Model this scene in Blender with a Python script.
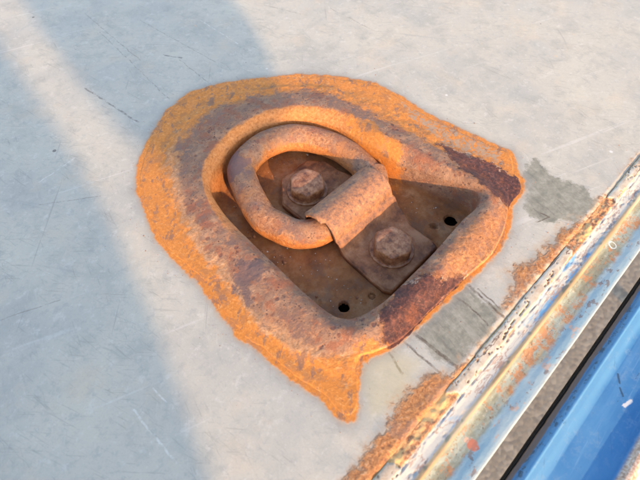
import bpy, bmesh, math, random
import numpy as np
from mathutils import Matrix, Vector, noise

for o in list(bpy.data.objects):
    bpy.data.objects.remove(o, do_unlink=True)
SC = bpy.context.scene
COL = SC.collection
MM = 0.001                      # all modelling below is in millimetres
rng = np.random.default_rng(7)
random.seed(7)

# ------------------------------------------------------------------ camera
# x runs along the edge rail, y runs inwards over the deck, z is up, deck top is z = 0
CP = (320.0, 240.0)
FPX = 479.2755
R = np.array([[0.69959674, 0.58904527, -0.4044627],
              [-0.71452215, 0.57295797, -0.40146888],
              [-0.00474322, 0.56986388, 0.82172542]])
CAM = np.array([-114.8636, -92.7175, 190.0])
cd = bpy.data.cameras.new('camera')
cam = bpy.data.objects.new('camera', cd)
COL.objects.link(cam)
m = Matrix([list(R[0]) + [CAM[0] * MM], list(R[1]) + [CAM[1] * MM], list(R[2]) + [CAM[2] * MM], [0, 0, 0, 1]])
cam.matrix_world = m
cd.sensor_width = 36.0
cd.lens = FPX / 640 * 36
cd.clip_start = 0.005
cd.clip_end = 400
cd.dof.use_dof = True
cd.dof.focus_distance = 0.262
cd.dof.aperture_fstop = 18.0
SC.camera = cam

# ------------------------------------------------------------------ sky, sun, exposure
EL = 18.0
AZ = np.array([0.34, 0.94]); AZ = AZ / np.linalg.norm(AZ)   # where the light travels
world = bpy.data.worlds.new('World')
SC.world = world
world.use_nodes = True
wn = world.node_tree
sky = wn.nodes.new('ShaderNodeTexSky')
sky.sky_type = 'NISHITA'
sky.sun_disc = False
sky.sun_elevation = math.radians(EL)
sky.sun_rotation = math.atan2(-AZ[0], -AZ[1])
sky.air_density = 1.0
sky.dust_density = 2.0
wn.links.new(sky.outputs[0], wn.nodes['Background'].inputs[0])
wn.nodes['Background'].inputs[1].default_value = 0.15
sl = bpy.data.lights.new('sun', 'SUN')
sl.energy = 2.0
sl.angle = math.radians(0.55)
sl.color = (1.0, 0.62, 0.32)
sun = bpy.data.objects.new('sun', sl)
COL.objects.link(sun)
LD = Vector((AZ[0] * math.cos(math.radians(EL)), AZ[1] * math.cos(math.radians(EL)), -math.sin(math.radians(EL))))
sun.rotation_euler = LD.to_track_quat('-Z', 'Y').to_euler()
sun.location = (-0.5, -2.5, 1.5)
SC.view_settings.view_transform = 'Standard'
SC.view_settings.look = 'None'
SC.view_settings.exposure = 1.68
SC.view_settings.gamma = 1.0
SC.view_settings.use_curve_mapping = False
SC.cycles.max_bounces = 5
SC.cycles.diffuse_bounces = 3
SC.cycles.glossy_bounces = 2
SC.cycles.use_adaptive_sampling = True
SC.cycles.adaptive_threshold = 0.03

# ------------------------------------------------------------------ helpers: geometry
def U(px, py, z=0.0):
    """pixel of the 640x480 photo -> point (x, y) in mm on the plane z"""
    v = R @ np.array([(px - CP[0]) / FPX, -(py - CP[1]) / FPX, -1.0])
    t = (z - CAM[2]) / v[2]
    return (v[0] * t + CAM[0], v[1] * t + CAM[1])

def poly(pts, z=0.0):
    return np.array([U(a, b, z) for a, b in pts])

def sdf(px, py, P):
    """signed distance (mm, negative inside) from points to polygon P"""
    d2 = np.full(px.shape, 1e18)
    inside = np.zeros(px.shape, bool)
    n = len(P)
    for i in range(n):
        a = P[i]; b = P[(i + 1) % n]
        e = b - a
        L = e @ e + 1e-12
        t = np.clip(((px - a[0]) * e[0] + (py - a[1]) * e[1]) / L, 0, 1)
        dx = px - (a[0] + t * e[0]); dy = py - (a[1] + t * e[1])
        d2 = np.minimum(d2, dx * dx + dy * dy)
        c = (a[1] > py) != (b[1] > py)
        with np.errstate(divide='ignore', invalid='ignore'):
            xi = a[0] + (py - a[1]) * (b[0] - a[0]) / (b[1] - a[1] if b[1] != a[1] else 1e-9)
        inside ^= c & (px < xi)
    d = np.sqrt(d2)
    return np.where(inside, -d, d)

def vn(x, y, z, s, seed=0.0, oct=3, rough=0.55):
    """fractal noise, about -1..1, feature size s mm"""
    out = np.empty(len(x))
    k = 1.0 / s
    fr = noise.fractal
    H = 1.0 - rough + 0.45
    for i in range(len(x)):
        out[i] = fr((x[i] * k + seed, y[i] * k - seed, z[i] * k + seed * .5), H, 2.0, oct)
    return out

def smooth01(t):
    t = np.clip(t, 0, 1)
    return t * t * (3 - 2 * t)

def make_mesh(name, V, F, mat, attrs=None, smooth=True):
    me = bpy.data.meshes.new(name)
    V = np.asarray(V, float) * MM
    F = np.asarray(F, dtype=np.int32)
    me.vertices.add(len(V)); me.vertices.foreach_set('co', V.ravel())
    k = F.shape[1]
    me.loops.add(F.size); me.loops.foreach_set('vertex_index', F.ravel())
    me.polygons.add(len(F)); me.polygons.foreach_set('loop_start', np.arange(0, F.size, k, dtype=np.int32))
    try:
        me.polygons.foreach_set('loop_total', np.full(len(F), k, dtype=np.int32))
    except Exception:
        pass
    me.update(calc_edges=True)
    me.validate()
    if smooth:
        me.shade_smooth()
    for an, av in (attrs or {}).items():
        a = me.attributes.new(an, 'FLOAT', 'POINT')
        a.data.foreach_set('value', np.asarray(av, dtype=np.float32))
    me.materials.append(mat)
    return me

def link(name, me, parent=None):
    o = bpy.data.objects.new(name, me)
    COL.objects.link(o)
    if parent is not None:
        o.parent = parent
    return o

def bm_link(name, bm, mat, parent=None, smooth=True, scale=True):
    if scale:
        bmesh.ops.scale(bm, vec=(MM, MM, MM), verts=bm.verts)
    bmesh.ops.recalc_face_normals(bm, faces=bm.faces)
    me = bpy.data.meshes.new(name)
    bm.to_mesh(me); bm.free()
    if smooth:
        me.shade_smooth()
    me.materials.append(mat)
    return link(name, me, parent)

def tag(o, label=None, cat=None, group=None, kind=None):
    if label: o['label'] = label
    if cat: o['category'] = cat
    if group: o['group'] = group
    if kind: o['kind'] = kind
    return o

def grid_faces(nu, nv, wrap_u=False):
    i = np.arange(nu if wrap_u else nu - 1)
    j = np.arange(nv - 1)
    I, J = np.meshgrid(i, j, indexing='ij')
    I2 = (I + 1) % nu
    return np.stack([I * nv + J, I2 * nv + J, I2 * nv + J + 1, I * nv + J + 1], -1).reshape(-1, 4)

# ------------------------------------------------------------------ helpers: materials
class NT:
    def __init__(self, name):
        self.m = bpy.data.materials.new(name)
        self.m.use_nodes = True
        self.t = self.m.node_tree
        self.n = self.t.nodes
        self.b = self.n['Principled BSDF']
        self.tc = self.n.new('ShaderNodeTexCoord')
        self.P = self.tc.outputs['Object']
    def put(self, sock, v):
        if isinstance(v, bpy.types.NodeSocket):
            self.t.links.new(v, sock)
        elif isinstance(v, (tuple, list)) and len(v) == 3 and sock.type == 'RGBA':
            sock.default_value = (*v, 1)
        else:
            sock.default_value = v
    def math(self, op, a, b=0.0, c=None, clamp=False):
        q = self.n.new('ShaderNodeMath'); q.operation = op; q.use_clamp = clamp
        self.put(q.inputs[0], a); self.put(q.inputs[1], b)
        if c is not None: self.put(q.inputs[2], c)
        return q.outputs[0]
    def vmath(self, op, a, b=(0, 0, 0)):
        q = self.n.new('ShaderNodeVectorMath'); q.operation = op
        self.put(q.inputs[0], a); self.put(q.inputs[1], b)
        return q.outputs[0]
    def noise(self, size, detail=4, rough=0.6, vec=None, stretch=None, rot=0.0, dist=0.0, off=0.0):
        """fractal noise; size = feature size in mm"""
        v = vec or self.P
        mp = self.n.new('ShaderNodeMapping')
        mp.inputs['Location'].default_value = (off, off * 1.7, off * .6)
        mp.inputs['Rotation'].default_value = (0, 0, rot)
        if stretch:          # rotate first, then stretch
            mp.vector_type = 'TEXTURE'
            mp.inputs['Scale'].default_value = tuple(1.0 / q for q in stretch)
        self.put(mp.inputs['Vector'], v)
        q = self.n.new('ShaderNodeTexNoise')
        q.inputs['Scale'].default_value = 1000.0 / size
        q.inputs['Detail'].default_value = detail
        q.inputs['Roughness'].default_value = rough
        q.inputs['Distortion'].default_value = dist
        self.t.links.new(mp.outputs[0], q.inputs['Vector'])
        return q.outputs[0]
    def voro(self, size, feature='F1', rnd=1.0, vec=None, out='Distance'):
        q = self.n.new('ShaderNodeTexVoronoi')
        q.feature = feature
        q.inputs['Scale'].default_value = 1000.0 / size
        q.inputs['Randomness'].default_value = rnd
        self.put(q.inputs['Vector'], vec or self.P)
        return q.outputs[out]
    def step(self, v, lo, hi, a=0.0, b=1.0):
        q = self.n.new('ShaderNodeMapRange'); q.interpolation_type = 'SMOOTHSTEP'
        self.put(q.inputs['Value'], v)
        q.inputs['From Min'].default_value = lo; q.inputs['From Max'].default_value = hi
        q.inputs['To Min'].default_value = a; q.inputs['To Max'].default_value = b
        return q.outputs[0]
    def mix(self, f, a, b, mode='MIX'):
        q = self.n.new('ShaderNodeMix'); q.data_type = 'RGBA'; q.blend_type = mode
        self.put(q.inputs[0], f); self.put(q.inputs[6], a); self.put(q.inputs[7], b)
        return q.outputs[2]
    def ramp(self, v, stops):
        q = self.n.new('ShaderNodeValToRGB')
        e = q.color_ramp.elements
        while len(e) < len(stops): e.new(0.5)
        for s, (p, c) in zip(e, stops):
            s.position = p; s.color = (*c, 1)
        self.put(q.inputs[0], v)
        return q.outputs[0]
    def attr(self, name):
        q = self.n.new('ShaderNodeAttribute'); q.attribute_name = name
        return q.outputs['Fac']
    def xyz(self):
        q = self.n.new('ShaderNodeSeparateXYZ'); self.put(q.inputs[0], self.P)
        return q.outputs
    def seg(self, x, y, a, b, w, soft=0.3):
        """mask (0..1) of a scratch from a to b (mm), w mm half width; x, y are sockets in mm"""
        ex, ey = b[0] - a[0], b[1] - a[1]
        L2 = ex * ex + ey * ey
        dx = self.math('SUBTRACT', x, a[0]); dy = self.math('SUBTRACT', y, a[1])
        t = self.math('DIVIDE', self.math('MULTIPLY_ADD', dx, ex, self.math('MULTIPLY', dy, ey)), L2, clamp=True)
        qx = self.math('MULTIPLY_ADD', t, -ex, dx); qy = self.math('MULTIPLY_ADD', t, -ey, dy)
        d = self.math('SQRT', self.math('MULTIPLY_ADD', qx, qx, self.math('MULTIPLY', qy, qy)))
        return self.step(d, w, w + soft, 1, 0)
    def bump(self, h, dist_mm, strength=1.0, prev=None):
        q = self.n.new('ShaderNodeBump')
        q.inputs['Strength'].default_value = strength
        q.inputs['Distance'].default_value = dist_mm * MM
        self.put(q.inputs['Height'], h)
        if prev is not None: self.put(q.inputs['Normal'], prev)
        return q.outputs[0]
    def done(self, col, rough=0.7, normal=None, metal=0.0, spec=0.4):
        self.put(self.b.inputs['Base Color'], col)
        self.put(self.b.inputs['Roughness'], rough)
        self.put(self.b.inputs['Metallic'], metal)
        self.put(self.b.inputs['Specular IOR Level'], spec)
        if normal is not None: self.put(self.b.inputs['Normal'], normal)
        return self.m

ORANGE = (0.60, 0.215, 0.038)
ORANGE_L = (0.76, 0.335, 0.085)
RUST_B = (0.24, 0.085, 0.035)
MAUVE = (0.26, 0.135, 0.082)
MAUVE_L = (0.39, 0.225, 0.138)
DKRED = (0.105, 0.040, 0.030)
FLOORC = (0.37, 0.145, 0.048)

def rust_layers(t):
    """shared rust colours: returns (orange, mauve scale, red-brown) sockets and a height socket"""
    n1 = t.noise(7, 6, .65); n2 = t.noise(1.6, 5, .72, off=3); n3 = t.noise(22, 3, .5, off=9)
    fl = t.noise(3.2, 5, .7, dist=1.2, off=5)
    sm = t.noise(.8, 3, .75, off=41)
    # sparse pits: voronoi cells of random size, many left empty
    def pits(size, keep, off):
        vv = t.vmath('ADD', t.P, (off, off * .7, 0))
        vs = t.voro(size, vec=vv); cc = t.voro(size, vec=vv, out='Color')
        sp = t.n.new('ShaderNodeSeparateColor'); t.put(sp.inputs[0], cc)
        d = t.math('MULTIPLY_ADD', t.math('SUBTRACT', n2, .5), .7, vs)
        return t.math('MULTIPLY', t.step(t.math('SUBTRACT', d, t.math('MULTIPLY', sp.outputs[0], .38)), .06, -.04), t.step(sp.outputs[1], keep + .03, keep))
    cl = t.step(n3, .47, .60)
    p1 = t.math('MULTIPLY', pits(3.1, .55, .011), cl); p2 = t.math('MULTIPLY', pits(1.3, .5, .023), t.step(n1, .40, .56))
    org = t.ramp(n2, [(0.26, (0.36, 0.135, 0.036)), (0.40, (0.54, 0.190, 0.036)), (0.53, ORANGE), (0.72, ORANGE_L)])
    org = t.mix(t.step(n1, .50, .62, 0, .6), org, (0.36, 0.165, 0.075))
    org = t.mix(t.step(t.noise(6, 6, .75, stretch=(.5, 1, 1), rot=.7, off=63), .55, .61, 0, .85), org, (0.25, 0.13, 0.08))
    org = t.mix(t.step(fl, .59, .67, 0, .5), org, (0.72, 0.40, 0.16))
    org = t.mix(t.math('MULTIPLY', p1, .70), org, (0.30, 0.15, 0.09))
    org = t.mix(t.step(sm, .40, .30, 0, .35), org, (0.30, 0.11, 0.035))
    mv = t.ramp(n1, [(0.30, (0.20, 0.11, 0.085)), (0.47, MAUVE), (0.66, MAUVE_L)])
    mv = t.mix(t.step(fl, .53, .63, 0, .75), mv, (0.47, 0.215, 0.10))
    mv = t.mix(t.step(t.noise(11, 5, .7, off=37), .50, .60, 0, .75), mv, (0.30, 0.105, 0.052))
    mv = t.mix(t.step(n2, .40, .31, 0, .85), mv, (0.11, 0.04, 0.03))
    mv = t.mix(t.step(sm, .60, .72, 0, .5), mv, (0.56, 0.42, 0.34))
    mv = t.mix(t.math('MULTIPLY', p1, .75), mv, (0.17, 0.065, 0.045))
    mv = t.mix(t.math('MULTIPLY', p2, .80), mv, (0.09, 0.045, 0.04))
    red = t.ramp(n2, [(0.30, (0.05, 0.018, 0.016)), (0.50, DKRED), (0.72, (0.26, 0.085, 0.05))])
    red = t.mix(t.step(n1, .52, .62, 0, .35), red, (0.34, 0.115, 0.05))
    red = t.mix(t.step(t.noise(4, 5, .75, off=49), .50, .40, 0, .6), red, (0.055, 0.024, 0.022))
    red = t.mix(t.step(fl, .60, .70, 0, .6), red, (0.46, 0.20, 0.11))
    h = t.math('ADD', t.math('MULTIPLY', n1, .55), t.math('MULTIPLY', n2, .6))
    h = t.math('ADD', h, t.math('MULTIPLY', sm, .32))
    h = t.math('SUBTRACT', h, t.math('MULTIPLY', p1, .16))
    h = t.math('SUBTRACT', h, t.math('MULTIPLY', p2, .10))
    return org, mv, red, h, n1, n2, n3, fl

def mat_pan():
    t = NT('rusty_pan')
    org, mv, red, h, n1, n2, n3, fl = rust_layers(t)
    band = t.attr('band')
    nb = t.math('MULTIPLY', t.math('SUBTRACT', t.noise(9, 5, .65, off=2), .5), 1.5)
    b = t.math('ADD', band, nb)
    tan = t.ramp(n2, [(0.3, (0.30, 0.145, 0.07)), (0.5, (0.47, 0.25, 0.125)), (0.7, (0.60, 0.37, 0.22))])
    side = t.attr('side')           # 1 on the lower-left half, where a pale crust borders the bead
    col = t.mix(t.step(b, .72, 1.0), org, t.mix(t.math('MULTIPLY', side, .85), org, tan))
    col = t.mix(t.step(b, 1.05, 1.35), col, mv)
    # pits of red rust in the scale
    pit = t.step(t.voro(5.5, vec=None), .10, .26, 1, 0)
    pit = t.math('MULTIPLY', pit, t.step(n1, .46, .56))
    pit = t.math('MULTIPLY', pit, t.step(b, 1.0, 1.3))
    col = t.mix(t.math('MULTIPLY', pit, .8), col, (0.17, 0.065, 0.05))
    inner = t.ramp(n2, [(0.28, (0.28, 0.10, 0.035)), (0.48, (0.50, 0.195, 0.058)), (0.70, (0.60, 0.285, 0.11))])
    b2 = t.math('MULTIPLY_ADD', nb, .45, band)
    upper = t.attr('upper')
    innm = t.math('MULTIPLY', t.step(b2, 2.05, 2.3), upper)
    col = t.mix(innm, col, inner)
    floor = t.ramp(t.noise(16, 6, .7, off=4), [(0.32, (0.20, 0.078, 0.032)), (0.5, FLOORC), (0.66, (0.48, 0.25, 0.115))])
    floor = t.mix(t.step(n2, .60, .72, 0, .5), floor, (0.45, 0.30, 0.20))
    floor = t.mix(t.step(n2, .38, .30, 0, .6), floor, (0.11, 0.055, 0.04))
    grime = t.step(t.noise(11, 5, .7, off=14), .50, .64, 0, .5)
    floor = t.mix(grime, floor, (0.19, 0.115, 0.075))
    col = t.mix(t.step(band, 3.22, 3.5), col, floor)
    # patches with shapes of their own
    w = t.math('MULTIPLY', t.math('SUBTRACT', t.noise(8, 7, .8, off=6), .5), 20.0)
    s1 = t.math('ADD', t.attr('sd_red'), w)
    col = t.mix(t.step(s1, 3.5, 0, 0, .55), col, t.mix(.5, red, org))
    col = t.mix(t.step(s1, .6, -.8), col, red)
    s2 = t.math('ADD', t.attr('sd_mauve'), w)
    col = t.mix(t.step(s2, 1, -1, 0, .85), col, (0.16, 0.10, 0.09))
    s3 = t.math('ADD', t.attr('sd_orange'), t.math('MULTIPLY', w, 1.3))
    col = t.mix(t.step(s3, 1.5, -1.5, 0, .9), col, org)
    s5 = t.math('ADD', t.attr('sd_front'), w)
    fcol = t.ramp(n2, [(0.30, (0.20, 0.075, 0.035)), (0.45, (0.36, 0.15, 0.06)), (0.58, (0.50, 0.215, 0.085)), (0.72, (0.58, 0.33, 0.18))])
    fcol = t.mix(t.step(t.noise(5, 6, .8, off=29), .50, .60, 0, .7), fcol, (0.25, 0.13, 0.09))
    col = t.mix(t.step(s5, 2.0, -1.5, 0, .95), col, fcol)
    s4 = t.math('ADD', t.attr('sd_olive'), t.math('MULTIPLY', w, 1.4))
    col = t.mix(t.math('MULTIPLY', t.step(s4, 2, -2, 0, .75), t.step(fl, .44, .54)), col, (0.33, 0.27, 0.20))
    # flaked rim of the red patch
    rim = t.math('MULTIPLY', t.step(t.math('ABSOLUTE', s1), .7, .2), t.step(n1, .5, .56))
    col = t.mix(t.math('MULTIPLY', rim, .7), col, (0.72, 0.50, 0.36))
    nrm = t.bump(t.math('MULTIPLY', h, t.step(b, .6, 1.2, .45, 1.0)), .95, .9)
    nrm = t.bump(t.step(s1, .6, -.2), .35, .8, nrm)
    nrm = t.bump(pit, -.4, .8, nrm)
    rough = t.step(n1, .3, .7, .5, .88)
    return t.done(col, rough, nrm, 0.0, .35)

def mat_ring():
    t = NT('rusty_ring_steel')
    org, mv, red, h, n1, n2, n3, fl = rust_layers(t)
    pale = t.ramp(n2, [(0.32, (0.19, 0.075, 0.038)), (0.46, (0.33, 0.145, 0.068)), (0.58, (0.42, 0.20, 0.095)), (0.7, (0.54, 0.32, 0.19))])
    top = t.math('MULTIPLY_ADD', t.math('SUBTRACT', t.noise(9, 5, .7, off=8), .5), 1.9, t.attr('top'))
    orr = t.ramp(n2, [(0.3, (0.30, 0.10, 0.028)), (0.5, (0.50, 0.175, 0.042)), (0.7, (0.62, 0.29, 0.10))])
    col = t.mix(t.step(t.noise(13, 5, .65, off=8), .44, .60), mv, pale)
    col = t.mix(t.step(top, .48, .22, 0, .9), col, orr)
    col = t.mix(t.step(t.noise(20, 4, .6, off=1), .56, .66, 0, .6), col, (0.52, 0.21, 0.07))
    dk = t.step(t.noise(1.1, 4, .7, off=6), .42, .34, 0, .75)
    col = t.mix(dk, col, (0.14, 0.07, 0.055))
    # worn pale spot on the left limb
    d = t.n.new('ShaderNodeVectorMath'); d.operation = 'DISTANCE'
    t.put(d.inputs[0], t.P); a = U(235, 211, -4); d.inputs[1].default_value = (a[0] * MM, a[1] * MM, -4 * MM)
    dd = t.math('MULTIPLY_ADD', t.math('SUBTRACT', n1, .5), .012, d.outputs['Value'])
    col = t.mix(t.step(dd, .0055, .0025, 0, .75), col, (0.62, 0.50, 0.34))
    d2 = t.n.new('ShaderNodeVectorMath'); d2.operation = 'DISTANCE'
    t.put(d2.inputs[0], t.P); a = U(232, 168, -3); d2.inputs[1].default_value = (a[0] * MM, a[1] * MM, -3 * MM)
    dd = t.math('MULTIPLY_ADD', t.math('SUBTRACT', n1, .5), .022, d2.outputs['Value'])
    col = t.mix(t.step(dd, .0115, .0095, 0, .8), col, (0.19, 0.10, 0.09))  # dark patch paints the shadow wedge onto the ring's limb
    nrm = t.bump(h, .9, 1.0)
    return t.done(col, t.step(n1, .3, .7, .42, .8), nrm, 0, .4)

def mat_strap():
    t = NT('rusty_saddle_steel')
    org, mv, red, h, n1, n2, n3, fl = rust_layers(t)
    z = t.xyz()[2]
    up = t.step(z, -.0125, -.0065)
    loop = t.ramp(t.noise(2.2, 5, .7, off=4), [(0.32, (0.13, 0.062, 0.040)), (0.44, (0.26, 0.128, 0.075)), (0.56, (0.39, 0.170, 0.072)), (0.70, (0.50, 0.26, 0.135))])
    plate = t.ramp(t.noise(12, 6, .7, off=7), [(0.36, (0.13, 0.045, 0.018)), (0.5, (0.33, 0.125, 0.045)), (0.64, (0.47, 0.22, 0.10))])
    plate = t.mix(t.step(n2, .62, .72, 0, .6), plate, (0.52, 0.36, 0.28))
    plate = t.mix(t.step(n2, .38, .30, 0, .6), plate, (0.10, 0.05, 0.04))
    col = t.mix(up, plate, loop)
    nrm = t.bump(h, .7, .9)
    return t.done(col, t.step(n1, .3, .7, .34, .68), nrm, 0, .5)

def mat_bolt():
    t = NT('rusty_bolt_steel')
    org, mv, red, h, n1, n2, n3, fl = rust_layers(t)
    col = t.ramp(t.noise(4, 5, .7, off=5), [(0.34, (0.10, 0.032, 0.013)), (0.47, (0.29, 0.105, 0.037)), (0.62, (0.47, 0.225, 0.105))])
    col = t.mix(t.step(n1, .54, .64, 0, .7), col, (0.42, 0.20, 0.10))
    col = t.mix(t.step(t.noise(2.2, 4, .6, off=2), .36, .30, 0, .8), col, (0.09, 0.045, 0.035))
    nrm = t.bump(h, .38, .8)
    return t.done(col, t.step(n1, .3, .7, .28, .58), nrm, 0, .6)

def mat_deck(halo, edge):
    t = NT('weathered_grey_deck_paint')
    o = t.xyz()
    x = t.math('MULTIPLY', o[0], 1000); y = t.math('MULTIPLY', o[1], 1000)
    n1 = t.noise(60, 6, .6); n2 = t.noise(14, 6, .65, off=3); n3 = t.noise(1.6, 4, .7, off=7)
    col = t.ramp(n1, [(0.30, (0.385, 0.375, 0.335)), (0.50, (0.480, 0.450, 0.380)), (0.70, (0.525, 0.485, 0.395))])
    col = t.mix(t.step(n2, .46, .68, 0, .55), col, (0.36, 0.35, 0.31))
    col = t.mix(t.step(t.noise(4.5, 5, .75, off=44), .52, .66, 0, .42), col, (0.33, 0.325, 0.30))
    col = t.mix(t.step(t.noise(5.5, 5, .75, off=54), .54, .68, 0, .40), col, (0.62, 0.595, 0.53))
    col = t.mix(t.step(t.noise(26, 5, .65, off=12), .52, .70, 0, .42), col, (0.56, 0.465, 0.345))
    col = t.mix(t.step(n3, .58, .74, 0, .30), col, (0.28, 0.27, 0.26))
    col = t.mix(t.step(n3, .42, .28, 0, .30), col, (0.66, 0.64, 0.61))
    # brushed scuffs in two directions
    sc1 = t.noise(9, 3, .75, stretch=(1, .045, 1), rot=.55, off=1)
    sc2 = t.noise(7, 3, .75, stretch=(.05, 1, 1), rot=-.35, off=5)
    col = t.mix(t.step(sc1, .63, .72, 0, .30), col, (0.30, 0.29, 0.28))
    col = t.mix(t.step(sc2, .63, .72, 0, .28), col, (0.66, 0.64, 0.60))
    sc3 = t.noise(4, 3, .7, stretch=(1, .03, 1), rot=-.75, off=21)
    col = t.mix(t.step(sc3, .67, .72, 0, .35), col, (0.24, 0.22, 0.21))
    for i, (rt, sz, lo, cc, am) in enumerate(((.15, 1.5, .60, (0.27, 0.26, 0.235), .40), (.75, 1.1, .60, (0.27, 0.255, 0.225), .40), (-.65, 1.1, .62, (0.66, 0.64, 0.57), .20),
                                              (.35, .9, .60, (0.27, 0.26, 0.23), .35), (-.25, 1.1, .62, (0.24, 0.23, 0.21), .35))):
        q = t.noise(sz, 3, .75, stretch=(1, .05, 1), rot=rt, off=81 + i * 3.3)
        col = t.mix(t.math('MULTIPLY', t.step(q, lo, lo + .07, 0, am), t.step(n1 if i % 2 else n2, .40, .56)), col, cc)
    gr = t.noise(.7, 3, .8, off=120)
    col = t.mix(t.step(gr, .54, .68, 0, .30), col, (0.30, 0.285, 0.255))
    # specks
    vs = t.voro(19)
    rn = t.voro(19, out='Color')
    sp = t.n.new('ShaderNodeSeparateColor'); t.put(sp.inputs[0], rn)
    thr = t.math('MULTIPLY', sp.outputs[0], .075)
    spk = t.math('MULTIPLY', t.step(t.math('SUBTRACT', vs, thr), .012, -.005), t.step(sp.outputs[1], .62, .66))
    col = t.mix(t.math('MULTIPLY', spk, .8), col, (0.13, 0.11, 0.10))
    spw = t.math('MULTIPLY', t.step(t.math('SUBTRACT', vs, thr), .0, -.015), t.step(sp.outputs[1], .25, .2))
    col = t.mix(t.math('MULTIPLY', spw, .6), col, (0.75, 0.73, 0.70))
    # distinct scratches seen in the photograph
    wv = t.math('MULTIPLY', t.math('SUBTRACT', t.noise(8, 3, .6), .5), 2.5)
    xw = t.math('ADD', x, wv); yw = t.math('SUBTRACT', y, wv)
    dark = [((85, 14), (140, 60), .15), ((100, 32), (170, 100), .12), ((85, 88), (138, 122), .35), ((140, 20), (215, 62), .12),
            ((148, 418), (208, 482), .0), ((40, 205), (100, 196), .12), ((0, 320), (60, 300), .1), ((163, 55), (182, 58), .5),
            ((180, 60), (225, 96), .15), ((265, 5), (300, 14), .3),
            ((463, 281), (503, 316), .35), ((448, 292), (492, 330), .22), ((416, 334), (456, 366), .5), ((404, 342), (440, 372), .25),
            ((388, 352), (404, 376), .3), ((330, 8), (372, 30), .15)]
    light = [((133, 410), (176, 462), .22), ((150, 385), (166, 402), .15), ((40, 182), (75, 158), .12), ((395, 350), (430, 318), .15), ((200, 20), (238, 44), .15)]
    brk = t.step(t.noise(3.5, 4, .8, off=61), .38, .58)
    front = lambda p: (p[0] > 375 and p[1] > 270) or (p[0] > 520 and p[1] > 100)
    for (a, b, w) in dark:
        if w <= 0 or front(a) != edge: continue
        k = t.seg(xw, yw, U(*a), U(*b), w, .35)
        col = t.mix(t.math('MULTIPLY', t.math('MULTIPLY', k, brk), .62 if w > .3 else .42), col, (0.13, 0.11, 0.10))
    for (a, b, w) in light:
        if front(a) != edge: continue
        k = t.seg(xw, yw, U(*a), U(*b), w, .3)
        col = t.mix(t.math('MULTIPLY', t.math('MULTIPLY', k, brk), .5), col, (0.74, 0.72, 0.66))
    w = t.math('MULTIPLY', t.math('SUBTRACT', t.noise(12, 6, .7, off=6), .5), 14.0)
    wf = t.math('MULTIPLY', t.math('SUBTRACT', t.noise(5, 6, .75, off=16), .5), 12.0)
    hh = t.math('ADD', t.math('MULTIPLY', n3, .35), t.math('MULTIPLY', n2, .5))
    nrm = t.bump(hh, .35, .7)
    if edge:
        # bare grey patches near the corner and in front of the pan
        g = t.math('ADD', t.attr('sd_grey'), t.math('MULTIPLY', w, 1.35))
        g = t.math('ADD', g, t.math('MULTIPLY', t.math('SUBTRACT', t.noise(3, 5, .8, off=141), .5), 5.0))
        gcol = t.ramp(t.noise(5, 6, .7, off=2), [(0.3, (0.13, 0.13, 0.10)), (0.5, (0.23, 0.22, 0.17)), (0.68, (0.35, 0.33, 0.26))])
        gs = t.noise(5, 4, .7, stretch=(.2, 1, 1), rot=1.3, off=47)
        gcol = t.mix(t.step(gs, .54, .62, 0, .4), gcol, (0.36, 0.34, 0.28))
        gcol = t.mix(t.step(gs, .44, .36, 0, .6), gcol, (0.12, 0.11, 0.09))
        col = t.mix(t.step(g, 1.2, -1.4, 0, .88), col, gcol)
        for (a, b, wd) in (((463, 281), (503, 317), .30), ((448, 291), (470, 307), .3), ((416, 334), (456, 367), .55), ((404, 342), (440, 373), .22),
                           ((388, 352), (403, 374), .25), ((541, 213), (550, 217), .12), ((550, 217), (537, 222), .08), ((470, 307), (488, 325), .15), ((478, 289), (500, 309), .12)):
            k = t.seg(xw, yw, U(*a), U(*b), wd, .45)
            col = t.mix(t.math('MULTIPLY', t.math('MULTIPLY', k, t.step(brk, 0, 1, .45, 1)), .8), col, (0.10, 0.07, 0.05))
        yel = t.math('ADD', t.attr('sd_yellow'), w)
        col = t.mix(t.step(yel, 4, -4, 0, .5), col, (0.47, 0.40, 0.23))
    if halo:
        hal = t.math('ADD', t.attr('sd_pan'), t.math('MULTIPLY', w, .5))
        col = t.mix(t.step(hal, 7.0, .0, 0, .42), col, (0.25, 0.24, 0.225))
        # the rust of the flange runs out over the deck in a ragged feathered border
        org, mvv, redd, rh, m1, m2, m3, mfl = rust_layers(t)
        pz = t.math('ADD', t.attr('sd_pan'), t.math('MULTIPLY', t.math('SUBTRACT', t.noise(3.5, 6, .7, off=66), .5), 3.0))
        pz = t.math('ADD', pz, t.math('MULTIPLY', t.math('SUBTRACT', m1, .5), 3.5))
        col = t.mix(t.step(pz, 2.6, -.2, 0, .5), col, (0.40, 0.27, 0.16))
        col = t.mix(t.step(pz, .7, -.5, 0, 1), col, org)
        nrm = t.bump(t.math('MULTIPLY', t.step(pz, 1.0, -.6), t.math('ADD', m2, .1)), .3, .8, nrm)
    if edge:
        s = t.math('ADD', t.math('ADD', t.attr('sd_rust'), wf), t.math('MULTIPLY', t.math('SUBTRACT', n2, .42), 16.0))
        rc = t.ramp(n3, [(0.28, (0.15, 0.06, 0.03)), (0.45, (0.38, 0.15, 0.05)), (0.58, (0.56, 0.245, 0.08)), (0.72, (0.60, 0.37, 0.22))])
        rc = t.mix(t.step(n2, .5, .62, 0, .6), rc, (0.27, 0.15, 0.10))
        rim = t.mix(t.step(s, 5.0, -1.0, 0, .6), col, (0.46, 0.30, 0.17))
        col = t.mix(t.step(s, 2.2, -2.2, 0, .96), rim, rc)
        nrm = t.bump(t.math('MULTIPLY', t.step(s, 1.2, -1.2), t.math('ADD', n3, .3)), .55, .9, nrm)
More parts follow.
